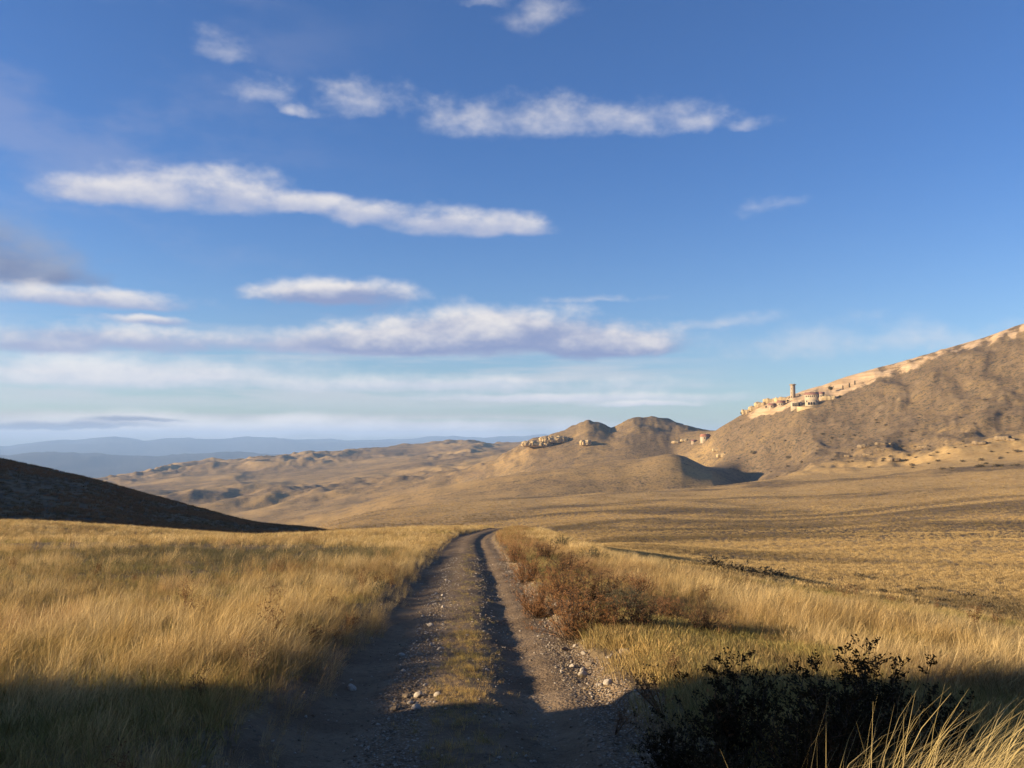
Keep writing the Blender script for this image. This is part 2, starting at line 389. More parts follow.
# ------------------------------------------------------------------ terrain objects
def terrain():
    nr, na = Z.shape
    Sx = X-xr(Y)
    scr = np.zeros_like(Z)+.47
    az = AA; deg = np.degrees(AA)
    lr = np.log(np.maximum(QQ, 1))
    plain = sst(25, 60, QQ)*sst(720, 600, QQ)*sst(-2, 3, deg)
    def onmask(mask, fn):
        o = np.zeros_like(Z); k = np.nonzero(mask > 0); o[k] = fn(X[k], Y[k]); return o
    bands = onmask(plain, lambda x, y: fbm(x/130+y/600+.9*noise(x/70, y/70, 90), y/52+1.1*noise(x/90, y/60, 92), 5, 91))
    scr += plain*(.03+.62*bands)
    def patch(u, v, du, dr, amt, rmin=20):
        x, y, _ = hit(u, v, rmin); a0 = math.atan2(x, y); r0 = math.hypot(x, y)
        return amt*np.exp(-((az-a0)/(du/F))**2-((lr-math.log(r0))/dr)**2)
    for a in ((930, 535, 190, .10, .42), (700, 530, 110, .07, .26), (880, 583, 150, .07, .40), (760, 575, 90, .06, .36), (680, 556, 60, .07, .30), (600, 512, 80, .08, .2),
              (820, 604, 150, .07, -.5), (960, 625, 120, .10, -.5), (900, 498, 150, .07, -.42), (640, 497, 110, .07, -.40), (600, 545, 90, .07, -.45), (780, 565, 150, .05, -.35), (980, 480, 100, .08, -.35)):
        scr += patch(*a)
    hillR = sst(640, 800, QQ)*sst(12.0, 15.0, deg)*sst(2000, 1500, QQ)
    scr += hillR*.20
    footg = sst(560, 640, QQ)*sst(860, 700, QQ)*sst(15, 20, deg); scr -= footg*.25
    spur = sst(700, 850, QQ)*sst(1120, 1000, QQ)*sst(13.5, 10, deg); scr += spur*.0
    h2 = sst(1150, 1300, QQ)*sst(2100, 1800, QQ)*sst(0, 2, deg)*sst(14.5, 12, deg); scr += h2*.12
    val = sst(1150, 1700, QQ)*sst(3, -3, deg); scr += val*.02+val*onmask(val, lambda x, y: .25*fbm(x/500, y/300, 3, 95))
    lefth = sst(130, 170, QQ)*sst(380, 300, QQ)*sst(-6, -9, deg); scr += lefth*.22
    # pale sandstone band below the crest of the big hill
    crest = pchip(np.array([13.5, 15, 16.2, 18, 20.5, 22.5, 26, 31, 40]), np.array([1300., 1300, 1300, 1300, 1300, 1300, 1300, 1300, 1300]), np.clip(deg[0], 13.5, 40))
    lo = pchip(np.array([12., 14.6, 15.5, 17, 18.5, 20.5, 21.5, 23, 27, 31]), np.array([1290., 1258, 1215, 1172, 1155, 1140, 1160, 1165, 1165, 1170]), np.clip(deg[0], 12, 31))
    rm = (QQ > 1050)*(QQ < 1420)*(deg > 13)*(deg < 60)
    wob = 26*onmask(rm, lambda x, y: fbm(np.degrees(np.arctan2(x, y))*1.1, np.log(np.hypot(x, y))*8, 4, 97))
    rock = sst(-6, 22, QQ-lo[None]+wob)*sst(1400, 1330, QQ)*sst(14.3, 15.4, deg)
    rock = rock*(.74+.62*onmask(rm, lambda x, y: fbm(np.degrees(np.arctan2(x, y))*1.6, np.log(np.hypot(x, y))*22, 4, 99))-.24*sst(21, 24, deg))
    for a in ((735, 462, 14, .02, .3), (880, 455, 60, .02, .16)):
        rock = rock+patch(*a, rmin=700)
    k3 = sst(1, 6, deg)
    soil = sst(34, 20, QQ)*k3+sst(120, 70, QQ)*(1-k3)
    gold = sst(120, 200, QQ)*0+.0*Z
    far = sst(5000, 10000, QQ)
    side = 1.5+.16*fbm(Y/.8, Sx*0+np.sign(Sx)*9, 3, 8)
    istrack = (np.abs(Sx) < side) & (QQ < 104) & (Y > -2)
    fi = np.zeros((nr-1, na-1), np.int32)
    Q = QQ[:-1, :-1]; D = deg[:-1, :-1]
    fi[(Q > 135) & (Q < 420) & (D < -11+np.where(Q > 250, 2, 0))] = 2                  # hill on the left
    fi[(Q > 680) & (Q < 1180) & (D > -14) & (D < 13.9)] = 3                            # spur
    fi[(Q > 640) & (Q < 2600) & (D >= 13.9)] = 4                                       # big hill
    fi[(Q > 690) & (Q <= 1180) & (D >= 13.9) & (D < 15.3)] = 3
    fi[(Q >= 1180) & (Q < 2000) & (D > 0) & (D < 13.0)] = 5                            # twin-topped hill
    fi[(Q >= 1180) & (Q < 2600) & (D >= 13.0) & (D < 13.9)] = 5
    fi[(Q >= 420) & (D < -14) & (Q < 1180)] = 6
    fi[(Q >= 1180) & (Q < 5000) & (D <= 0)] = 6                                        # valley
    fi[(Q >= 2000) & (Q < 5000) & (D > 0) & (fi != 4)] = 6
    fi[(Q >= 5000) & (Q < 9500)] = 7
    fi[(Q >= 9500) & (Q < 16500)] = 8
    fi[Q >= 16500] = 9
    tr = istrack[:-1, :-1] & istrack[1:, 1:]
    fi[tr & (fi == 0)] = 1
    names = ['ground', 'track', 'hillside', 'hill', 'mountain', 'hill', 'valley', 'plain', 'mountains', 'mountains']
    labels = ['dry grass plain sloping away from the track', 'two-rut dirt track with stony edges running downhill', 'dark shaded hillside on the left behind the golden field',
              'golden spur with a rounded end throwing a dark shadow', 'big brown hill with a pale rock band below its crest', 'twin-topped brown hill behind the golden spur',
              'rolling brown hills with shadowed folds in the valley', 'hazy lowland beyond the rolling hills', 'dark blue range beyond the valley', 'faint pale blue mountains on the horizon']
    idx = np.arange(nr*na).reshape(nr, na)
    quads = np.stack([idx[:-1, :-1], idx[1:, :-1], idx[1:, 1:], idx[:-1, 1:]], -1)
    ex = np.where(fi == 0, 0, 0)
    V3 = np.stack([X, Y, Z], -1).reshape(-1, 3)
    stony = np.exp(-((Sx+.38)/.22)**2)*.9+sst(.9, 1.3, Sx)*.8+np.exp(-((Sx-.75)/.2)**2)*.3+.12
    at = {'scrub': scr, 'rock': np.clip(rock, 0, 1.2), 'gold': gold, 'near': soil, 'far': far, 'stony': stony, 'lateral': Sx}
    for k in range(10):
        f = quads[fi == k].reshape(-1, 4)
        if not len(f): continue
        f = f[:, ::-1]
        used = np.unique(f); remap = np.zeros(nr*na, np.int32); remap[used] = np.arange(len(used))
        o = mesh_np(names[k], V3[used], remap[f], M['track'] if k == 1 else M['land'], None, {n: a.reshape(-1)[used] for n, a in at.items()}, True)
        link(o); tag(o, labels[k], None, None, 'structure')
terrain()

# ------------------------------------------------------------------ scattered ground cover
def tuft(name, n, rad, h0, h1, lean, out, wid, seed, mat, head=.0, droop=.5):
    g = np.random.default_rng(seed); rows = 5
    base = g.normal(0, rad*.55, (n, 2)); h = g.uniform(h0, h1, n)*(1-.25*np.minimum(1, np.hypot(*base.T)/rad/1.4))
    o = base/(rad+1e-6)*out+g.normal(0, .13, (n, 2)); o[:, 0] += lean*g.uniform(.4, 1.4, n)
    ang = g.uniform(0, math.pi, n); wx, wy = np.cos(ang), np.sin(ang)
    t = np.linspace(0, 1, rows)[None, :]
    arc = t+droop*t*t*.55
    px = base[:, :1]+o[:, :1]*h[:, None]*arc*t**.6; py = base[:, 1:]+o[:, 1:]*h[:, None]*arc*t**.6
    bend = np.hypot(o[:, 0], o[:, 1])[:, None]
    pz = h[:, None]*(t-.30*np.minimum(bend, 1.2)*t*t*(1+droop*t))-.02
    prof = np.array([1, .95, .8, .55, .12])[None, :]*np.ones((n, 1))
    hd = g.random(n) < head
    prof[hd, 3] = 1.5; prof[hd, 4] = .5; prof[hd, 1:3] = .5
    w = wid*prof*g.uniform(.7, 1.3, n)[:, None]
    Lp = np.stack([px-w*wx[:, None], py-w*wy[:, None], pz], -1); Rp = np.stack([px+w*wx[:, None], py+w*wy[:, None], pz], -1)
    v = np.stack([Lp, Rp], 2).reshape(-1, 3)                     # blade, row, side
    k = np.arange(n)[:, None]*rows*2+np.arange(rows-1)[None, :]*2
    f = np.stack([k, k+1, k+3, k+2], -1).reshape(-1, 4)
    sh = np.repeat(np.clip(g.normal(.5, .25, n), 0, 1), rows*2)
    return mesh_np(name, v, f, mat, None, {'shade': sh})
def weed(name, seed, h, mat):
    random.seed(seed); b = MB()
    for i in range(6):
        a = random.uniform(0, 6.28); L = h*random.uniform(.6, 1); tl = random.uniform(.1, .5)
        pts = [(math.cos(a)*tl*L*t**1.3, math.sin(a)*tl*L*t**1.3, L*t) for t in (0, .3, .6, .85, 1)]
        b.tube(pts, [.004, .0035, .003, .002, .001], 3, random.random())
        for k in range(9):
            t = random.uniform(.3, 1); p = np.array([math.cos(a)*tl*L*t**1.3, math.sin(a)*tl*L*t**1.3, L*t])
            q = p+np.array([random.gauss(0, .05), random.gauss(0, .05), random.uniform(.03, .1)])
            b.tube([p, q], [.002, .001], 3, random.random())
            for j in range(3): b.leaf(q+np.array([random.gauss(0, .012) for _ in range(3)]), (random.gauss(0, 1), random.gauss(0, 1), .5), .025, .012, random.random())
    return b.mesh(name, mat)
def stone_mesh(name, seed, mat, n=10, sub=2):
    import bmesh
    g = np.random.default_rng(seed); bm = bmesh.new(); bmesh.ops.create_icosphere(bm, subdivisions=sub, radius=1)
    dirs = g.normal(0, 1, (n, 3)); dirs /= np.linalg.norm(dirs, axis=1)[:, None]; off = g.uniform(.55, .95, n)
    sc = np.array([1, g.uniform(.65, .95), g.uniform(.45, .75)])
    for v in bm.verts:
        p = np.array(v.co)
        for d, o in zip(dirs, off):
            e = p@d-o
            if e > 0: p = p-d*e*.9
        v.co = p*sc
    me = bpy.data.meshes.new(name); bm.to_mesh(me); bm.free(); me.materials.append(mat)
    return bpy.data.objects.new(name, me)
def scatter(name, pts, idx, rot, scl, tint, protos, label, cat):
    pts = np.asarray(pts, np.float32); n = len(pts)
    me = bpy.data.meshes.new(name); me.vertices.add(n); me.vertices.foreach_set('co', pts.ravel())
    for k, ty, v, f in (('pick', 'INT', idx, 'value'), ('turn', 'FLOAT_VECTOR', rot, 'vector'), ('size', 'FLOAT', scl, 'value')):
        at = me.attributes.new(k, ty, 'POINT'); at.data.foreach_set(f, np.ascontiguousarray(v, np.int32 if ty == 'INT' else np.float32).ravel())
    at = me.attributes.new('tint', 'FLOAT_COLOR', 'POINT'); c4 = np.ones((n, 4), np.float32); c4[:, :3] = tint; at.data.foreach_set('color', c4.ravel())
    o = link(bpy.data.objects.new(name, me))
    col = bpy.data.collections.new(name+'_kinds')
    for p in protos: col.objects.link(p)
    ng = bpy.data.node_groups.new(name, 'GeometryNodeTree')
    ng.interface.new_socket('Geometry', in_out='INPUT', socket_type='NodeSocketGeometry'); ng.interface.new_socket('Geometry', in_out='OUTPUT', socket_type='NodeSocketGeometry')
    N = ng.nodes; gi = N.new('NodeGroupInput'); go = N.new('NodeGroupOutput'); ip = N.new('GeometryNodeInstanceOnPoints'); ci = N.new('GeometryNodeCollectionInfo')
    ci.inputs['Collection'].default_value = col; ci.inputs['Separate Children'].default_value = True; ci.inputs['Reset Children'].default_value = True
    def na(nm, ty):
        a = N.new('GeometryNodeInputNamedAttribute'); a.data_type = ty; a.inputs['Name'].default_value = nm; return a.outputs['Attribute']
    L = ng.links; L.new(gi.outputs[0], ip.inputs['Points']); L.new(ci.outputs[0], ip.inputs['Instance']); ip.inputs['Pick Instance'].default_value = True
    L.new(na('pick', 'INT'), ip.inputs['Instance Index']); L.new(na('size', 'FLOAT'), ip.inputs['Scale'])
    er = N.new('FunctionNodeEulerToRotation'); L.new(na('turn', 'FLOAT_VECTOR'), er.inputs[0]); L.new(er.outputs[0], ip.inputs['Rotation'])
    L.new(ip.outputs[0], go.inputs[0])
    md = o.modifiers.new('scatter', 'NODES'); md.node_group = ng
    return tag(o, label, cat, None, 'stuff')

def sample(n, a0, a1, r0, r1):
    a = rng.uniform(R(a0), R(a1), n); r = np.sqrt(rng.uniform(r0*r0, r1*r1, n)); return r*np.sin(a), r*np.cos(a), r
GOLD, STRAW, BROWN, RED, YGREEN, GGREEN, UMBER = [np.array(c) for c in ((.54, .385, .16), (.66, .515, .27), (.28, .185, .09), (.31, .165, .08), (.30, .265, .095), (.165, .15, .088), (.19, .135, .072))]
def lerp(a, b, t): return a*(1-t[:, None])+b*t[:, None]
def ell(x, y, cx, cy, rx, ry): return np.exp(-(((x-cx)/rx)**2+((y-cy)/ry)**2)**1.5)

def tall_grass():
    P = []
    bands = [(12000, -68, 46, 3.0, 14, 0), (26000, -46, 44, 14, 36, 0), (62000, -42, 40, 36, 112, 1)]
    for n, a0, a1, r0, r1, fat in bands:
        x, y, r = sample(n, a0, a1, r0, r1); s = x-xr(y)
        left = s < 0
        u = rng.random(n)
        n1 = fbm(x/5, y/7, 4, 101); n2 = fbm(x/1.6, y/2.2, 3, 103)
        short = np.maximum.reduce([ell(x, y, -8.6, 31, 6.8, 10), ell(x, y, -9.5, 19.5, 4.6, 2.4), ell(x, y, -21, 33, 9, 4), .7*ell(x, y, -30, 55, 16, 6)])*(s < -2.3)
        short = np.clip(short*1.15+.6*sst(.0, .4, n1+.3*fbm(x/14, y/9, 2, 107))*(s < -2.6), 0, 1)
        edge = sst(-.92, -1.36, s+.25*n2)
        n3 = fbm(x/.75, y/.95, 3, 119)
        dl = edge*(1-.93*short)*np.where(r < 40, .40+.60*sst(-.30, .12, n3), 1)
        rgt = sst(2.5, 3.4, s+.7*n2)*sst(8.5, 12, y)*sst(9.5, 5.5, s+n1*3)+sst(3.3, 4.0, s+.4*n2)*sst(9, 6, s)
        rgt = np.clip(rgt, 0, 1)*(.25+.75*sst(-.3, .2, n2+.6*n1+.1))
        far = sst(6, 9, s)*.22*sst(60, 20, r)
        far = far+sst(1.5, 1.9, s)*sst(26, 40, y)*sst(9, 5, s)*.9
        dens = np.where(left, dl, np.clip(rgt+far, 0, 1))
        bank = (x < -5.8) & (y < 6.7)  # keeps tufts off the added shadow-casting mound
        k = (u < dens) & ~bank
        x, y, s, left, n1, n2, n3, r = [q[k] for q in (x, y, s, left, n1, n2, n3, r)]; m = len(x)
        nb = fbm(x/13+.3*n1, y/4.5, 3, 117)
        h = np.where(left, .55+.22*n3+.30*n1+.26*n2+.22*nb+.09*rng.normal(0, 1, m), .60+.28*n2+.2*n1)*np.where(left, 1-.34*sst(-2.2, -1.1, s), 1)
        h = np.clip(h, .25, 1.0)*np.where(~left & (s < 4.2) & (y > 9), .85, 1)
        h = np.where(~left & (s > 6), h*.62, h)*(.68+.32*sst(5, 11, r))
        c = lerp(np.tile(GOLD, (m, 1)), np.tile(STRAW, (m, 1)), sst(-.3, .4, n2+rng.normal(0, .25, m)))
        c = lerp(c, np.tile(BROWN, (m, 1)), .8*sst(.0, .5, np.where(left, .7*nb, 0)+fbm(x/3.5, y/5, 3, 109)*.8+rng.normal(0, .15, m)))
        c = lerp(c, np.tile(RED*.9, (m, 1)), .75*(~left)*sst(4.6, 3.0, s+n2)*sst(8, 11, y))
        c = lerp(c, np.tile(RED, (m, 1)), .5*sst(.15, .5, fbm(x/2.2, y/3, 3, 113))*(r < 40))
        P.append((x, y, h, c, np.full(m, fat), r))
    x, y, h, c, fat, r = [np.concatenate([p[i] for p in P]) for i in range(6)]
    m = len(x); z = H(x, y)
    idx = np.where(fat == 1, 8+rng.integers(0, 4, m), rng.integers(0, 8, m))
    rot = np.stack([rng.normal(0, .06, m), rng.normal(0, .06, m), rng.normal(0, .55, m)], -1)
    protos = [tuft('grass_tuft', 34, .10, .34, .78, .30, .22, .0016, 200+i, M['straw'], .55, .5) for i in range(8)]
    protos += [tuft('grass_tuft', 34, .22, .36, .74, .30, .20, .0052, 230+i, M['straw'], .45, .5) for i in range(4)]
    scatter('tall_grass', np.stack([x, y, z], -1), idx, rot, h, c, protos, 'tall golden dry grass bending over the field beside the track', 'grass')
    print('tall', m)
tall_grass()

def short_grass():
    P = []
    for n, a0, a1, r0, r1 in ((26000, -46, 46, 3.2, 12), (36000, -42, 42, 12, 34), (36000, -40, 40, 34, 100)):
        x, y, r = sample(n, a0, a1, r0, r1); s = x-xr(y); u = rng.random(n)
        n1 = fbm(x/4, y/5, 3, 121); n2 = fbm(x/.8, y/1.3, 3, 123)
        mid = np.exp(-((s-.10-.25*n2)/.24)**2)*sst(-.45, .2, n2+.5*n1+.15)*1.0*sst(60, 20, y)
        rightv = sst(1.55, 2.1, s+.3*n2)*.9*sst(16, 8, s)
        strip = sst(.95, 1.5, s)*(s < 1.9)*.22*sst(-.1, .4, n2)
        leftv = sst(-1.4, -1.8, s+.2*n2)*.55
        dens = np.clip(mid+rightv+strip+leftv, 0, 1)*np.where(r > 34, .6, 1)
        k = (u < dens) & ~((x < -5.8) & (y < 6.7))
        x, y, r, s, n1, n2 = [q[k] for q in (x, y, r, s, n1, n2)]; m = len(x)
        road = np.abs(s) < 1.5
        h = np.where(road, .30+.14*n2, .95+.35*n1)*np.where((s > 1.5) & (y < 12), 1.05, 1)*np.where(r > 34, 1.25, 1)*(1+.6*sst(20, 60, r))
        c = lerp(np.tile(YGREEN, (m, 1)), np.tile(GOLD, (m, 1)), sst(-.3, .5, n1+rng.normal(0, .3, m)))
        gp = np.maximum(ell(x, y, -8.6, 31, 7.5, 11), .8*sst(.0, .5, n1)*(s < -2))
        c = lerp(c, np.tile(GGREEN, (m, 1)), np.clip(gp+(.35*sst(-.2, .3, n2))*(s > 1.5), 0, 1))
        c = lerp(c, np.tile(BROWN, (m, 1)), .6*(s > 3)*sst(-.1, .4, n2))
        P.append((x, y, h, c))
    x, y, h, c = [np.concatenate([p[i] for p in P]) for i in range(4)]; m = len(x)
    rot = np.stack([rng.normal(0, .1, m), rng.normal(0, .1, m), rng.uniform(0, 6.28, m)], -1)
    protos = [tuft('short_grass_tuft', 30, .11, .07, .24, .08, .5, .0022, 300+i, M['short'], .2, .4) for i in range(5)]
    scatter('short_grass', np.stack([x, y, H(x, y)], -1), rng.integers(0, 5, m), rot, h, c, protos, 'short yellow-green grass on the track verge and centre strip', 'grass')
    print('short', m)
short_grass()

def plain_grass():
    n = 180000
    a = rng.uniform(R(-13), R(41), n); r = np.exp(rng.uniform(math.log(26), math.log(760), n)); x = r*np.sin(a); y = r*np.cos(a); s = x-xr(y)
    b = fbm(x/130+y/600+.9*noise(x/70, y/70, 90), y/52+1.1*noise(x/90, y/60, 92), 5, 91)
    k = ((s > 7) | (r > 160)) & (rng.random(n) < .6-.5*sst(250, 760, r))
    x, y, r, b = [q[k] for q in (x, y, r, b)]; m = len(x)
    t = sst(-.22, .26, b+rng.normal(0, .09, m)+.05)
    c = lerp(lerp(np.tile(GOLD, (m, 1)), np.tile(STRAW*.95, (m, 1)), rng.random(m)*.7), lerp(np.tile(UMBER, (m, 1)), np.tile(GGREEN*.8, (m, 1)), rng.random(m)), t)
    c = c*.72+.28*np.array([.31, .22, .105])
    rot = np.stack([np.zeros(m), np.zeros(m), rng.normal(0, .8, m)], -1)
    sc = (.55+.4*rng.random(m))*np.minimum(.8+r/420, 1.7)
    protos = [tuft('tussock', 44, .34, .16, .42, .18, .5, .010, 400+i, M['short'], .2, .4) for i in range(4)]
    scatter('plain_grass', np.stack([x, y, H(x, y)-.02], -1), rng.integers(0, 4, m), rot, sc, c, protos, 'low tussock grass covering the plain right of the track', 'grass')
    print('plain', m)
plain_grass()
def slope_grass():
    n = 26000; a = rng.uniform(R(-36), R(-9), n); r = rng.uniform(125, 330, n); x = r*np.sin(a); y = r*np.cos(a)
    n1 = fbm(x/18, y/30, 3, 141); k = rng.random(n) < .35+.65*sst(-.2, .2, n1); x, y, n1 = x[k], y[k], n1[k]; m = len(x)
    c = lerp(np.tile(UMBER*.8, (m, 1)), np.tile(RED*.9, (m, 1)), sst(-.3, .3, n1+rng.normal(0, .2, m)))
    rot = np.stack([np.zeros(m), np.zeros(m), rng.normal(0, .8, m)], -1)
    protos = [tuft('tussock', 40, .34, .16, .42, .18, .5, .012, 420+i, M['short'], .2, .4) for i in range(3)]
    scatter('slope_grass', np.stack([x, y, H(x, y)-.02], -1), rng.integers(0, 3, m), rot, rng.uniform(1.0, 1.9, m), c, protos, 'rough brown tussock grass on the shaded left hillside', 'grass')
slope_grass()

def weeds():
    n = 900; x, y, r = sample(n, -40, 40, 3.5, 26); s = x-xr(y); u = rng.random(n)
    d = np.exp(-((s+1.72)/.22)**2)*.95+np.exp(-((s-1.75)/.3)**2)*.55+.05*(np.abs(s) > 1.9)
    k = (u < d) & ~((x < -5.8) & (y < 6.7)); x, y = x[k], y[k]; m = len(x)
    rot = np.stack([rng.normal(0, .3, m), rng.normal(0, .3, m), rng.uniform(0, 6.28, m)], -1)
    protos = [weed('dry_weed', 500+i, .38, M['brown_leaf']) for i in range(3)]+[weed('dry_weed', 510, .3, M['grey_leaf'])]
    scatter('weeds', np.stack([x, y, H(x, y)-.01], -1), rng.integers(0, 4, m), rot, rng.uniform(.6, 1.15, m), np.tile(BROWN, (m, 1)), protos, 'dry brown weeds along both edges of the track', 'weeds')
weeds()

def gravel():
    P = []
    for n, y0, y1, sc0, sc1 in ((26000, 3.5, 11, .006, .022), (22000, 11, 32, .010, .03)):
        y = rng.uniform(y0, y1, n) if y0 > 10 else y0+(y1-y0)*rng.random(n)**1.15
        s = rng.uniform(-1.55, 1.95, n); x = xr(y)+s
        n2 = fbm(x/.6, y/1.1, 3, 131)
        d = .05+.80*np.exp(-((s+.40-.1*n2)/.20)**2)+-.0+.22*np.exp(-((s-.45)/.15)**2)+.42*sst(.95, 1.3, s+.25*n2)*sst(1.95, 1.55, s)
        k = rng.random(n) < d*(.5+.8*sst(-.3, .3, n2)); x, y, s = x[k], y[k], s[k]; m = len(x)
        P.append((x, y, rng.uniform(0, 1, m)**2.2*(sc1-sc0)+sc0))
    x, y, sc = [np.concatenate([p[i] for p in P]) for i in range(3)]; m = len(x)
    protos = [stone_mesh('pebble', 600+i, M['stone' if i < 5 else 'palestone'], 9, 1) for i in range(7)]
    rot = rng.uniform(0, 6.28, (m, 3)); rot[:, :2] *= .08
    scatter('gravel', np.stack([x, y, H(x, y)+sc*.15], -1), rng.integers(0, 7, m), rot, sc, np.tile(STRAW, (m, 1)), protos, 'grey and tan gravel lying in bands along the track', 'gravel')
    print('gravel', m)
gravel()

# ------------------------------------------------------------------ single stones
STM = [stone_mesh('stone', 650+i, M['palestone' if i % 3 else 'stone'], 12, 3) for i in range(5)]
def stone(x, y, size, label, group=None, k=None):
    k = random.randrange(5) if k is None else k
    o = STM[k].copy(); o.name = 'stone'; link(o); o.scale = (size,)*3
    o.location = (x, y, float(H(x, y)[0])+size*.22); o.rotation_euler = (random.uniform(-.2, .2), random.uniform(-.2, .2), random.uniform(0, 6.28))
    return tag(o, label, 'stone', group)
for u, v, sz, lab in ((626, 654, .085, 'largest pale stone, in the short grass at the right edge of the track'), (564, 652, .055, 'pale broken stone at the foot of the rusty bush'),
                      (352, 690, .06, 'pale stone in the gravel band beside the left wheel rut'), (607, 688, .06, 'pale stone on the track just beyond the dark foreground shadow')):
    x, y, _ = hit(u, v); stone(x, y, sz, lab)
random.seed(31)
for i in range(46):
    y = random.choice([random.uniform(6.8, 11), random.uniform(9, 22)]); s = random.choice([random.gauss(1.45, .16), random.gauss(1.5, .2), random.gauss(-.36, .16)])
    stone(float(xr(y))+s, y, random.uniform(.025, .055), 'fist-sized tan stone lying loose on the stony track', 'loose stones on the track')

# ------------------------------------------------------------------ shrubs
def shrub_mesh(seed, kind):
    random.seed(seed); st, lf = MB(), MB()
    n = {'twiggy': 60, 'bushy': 50, 'leafy': 44}[kind]
    for i in range(n):
        a = random.uniform(0, 6.283); tl = abs(random.gauss(0, .55 if kind != 'leafy' else .5)); L = random.uniform(.62, 1.0)*(1-.25*tl)
        b0 = np.array([random.gauss(0, .10), random.gauss(0, .10), -.03]); cv = random.uniform(-.15, .25)
        def P(t): return b0+np.array([math.cos(a)*math.sin(tl)*L*t*(1+cv*t), math.sin(a)*math.sin(tl)*L*t*(1+cv*t), math.cos(tl)*L*t])
        st.tube([P(t) for t in (0, .25, .5, .75, 1)], [.006, .005, .004, .0025, .001], 3, random.random())
        for k in range(9 if kind == 'twiggy' else 8):
            t = random.uniform(.08 if kind != 'leafy' else .2, .98); p = P(t)
            d = np.array([random.gauss(0, .6)+math.cos(a)*.4, random.gauss(0, .6)+math.sin(a)*.4, random.uniform(.3, 1.1)]); d /= np.linalg.norm(d)
            q = random.uniform(.07, .20)*(1.15-t*.5); e = p+d*q
            st.tube([p, (p+e)/2+np.array([random.gauss(0, .008) for _ in range(3)]), e], [.003, .002, .001], 3, random.random())
            m_, ln, w = {'twiggy': (20, .024, .0055), 'bushy': (18, .024, .009), 'leafy': (17, .028, .015)}[kind]
            for j in range(m_):
                f = random.uniform(.2, 1.05)
                lf.leaf(p+d*q*f+np.array([random.gauss(0, .010) for _ in range(3)]), d+np.array([random.gauss(0, .6) for _ in range(3)]), ln*random.uniform(.6, 1.3), w*random.uniform(.7, 1.3), random.random())
    return st, lf
PROTO = {}
def shrub(kind, mat, x, y, size, label, group=None, name='shrub', cat='shrub', wide=1.0, vari=0):
    key = (kind, mat, vari)
    z = float(H(x, y)[0])
    if key not in PROTO:
        r = empty(name, (x, y, z)); st, lf = shrub_mesh(700+len(PROTO)*7, kind)
        st.build('stems', M['bark'], r); lf.build('foliage', M[mat], r); PROTO[key] = r
    else:
        r = copy_tree(PROTO[key]); r.name = name; r.location = (x, y, z)
    r.scale = (size*wide, size*wide, size); r.rotation_euler = (0, 0, random.uniform(0, 6.28))
    for k in ('label', 'group', 'category'):
        if k in r: del r[k]
    return tag(r, label, cat, group)
SHR = [
 ('twiggy', 'rust_leaf', 576, 643, .88, 1.05, 'largest rusty orange bush, right where the short green grass begins'),
 ('twiggy', 'rust_leaf', 540, 618, .80, 1.0, 'rusty bush leaning over the stones beside the track, behind the largest one'),
 ('twiggy', 'rust_leaf', 606, 634, .62, 1.1, 'low rust-red bush close against the right side of the largest rusty bush'),
 ('bushy', 'brown_leaf', 640, 632, .62, 1.2, 'dark brown bush between the rusty bushes and the straw grass'),
 ('bushy', 'brown_leaf', 598, 606, .80, 1.3, 'dark brown bush standing behind the largest rusty bush'),
 ('twiggy', 'rust_leaf', 560, 598, .85, 1.2, 'rust-brown bush halfway along the row of bushes beside the track'),
 ('bushy', 'grey_leaf', 625, 612, .58, 1.3, 'olive grey bush with a rusty bush on its left'),
 ('twiggy', 'rust_leaf', 668, 622, .52, 1.1, 'small rust-red bush set in tall straw grass'),
 ('bushy', 'brown_leaf', 702, 636, .50, 1.2, 'small dark red-brown bush nearest the black foreground bush'),
 ('twiggy', 'rust_leaf', 528, 584, .80, 1.2, 'tan-red bush where the track narrows, beyond the stony edge'),
 ('bushy', 'brown_leaf', 566, 575, .75, 1.4, 'brown bush in the middle of the thicket beyond the rusty bushes'),
 ('bushy', 'grey_leaf', 592, 562, .70, 1.3, 'grey-green bush standing beyond the brown thicket'),
 ('twiggy', 'rust_leaf', 516, 563, .80, 1.3, 'pale reddish bush near the far crest on the right of the track'),
 ('bushy', 'brown_leaf', 545, 560, .75, 1.4, 'brown bush near the far crest, right of the pale reddish bush'),
 ('twiggy', 'rust_leaf', 640, 596, .62, 1.2, 'reddish bush on the brink where the verge drops to the plain'),
 ('bushy', 'grey_leaf', 562, 548, .8, 1.3, 'farthest grey bush on the verge before the track disappears'),
]
random.seed(41)
for i, (kind, mat, u, v, sz, wd, lab) in enumerate(SHR):
    x, y, _ = hit(u, v); shrub(kind, mat, x, y, sz*.84, lab, 'bushes along the right side of the track', 'shrub', 'shrub', wd*1.35, i % 2)
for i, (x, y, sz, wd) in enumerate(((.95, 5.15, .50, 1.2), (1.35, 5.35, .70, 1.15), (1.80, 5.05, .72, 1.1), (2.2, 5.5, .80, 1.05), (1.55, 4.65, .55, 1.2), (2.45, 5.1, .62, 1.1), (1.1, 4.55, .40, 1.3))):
    shrub('leafy', 'dark_leaf', x, y, sz, 'dark leafy bush in deep shade at the foot of the picture', 'shaded leafy bushes in front', 'leafy_shrub', 'shrub', wd, i % 2)

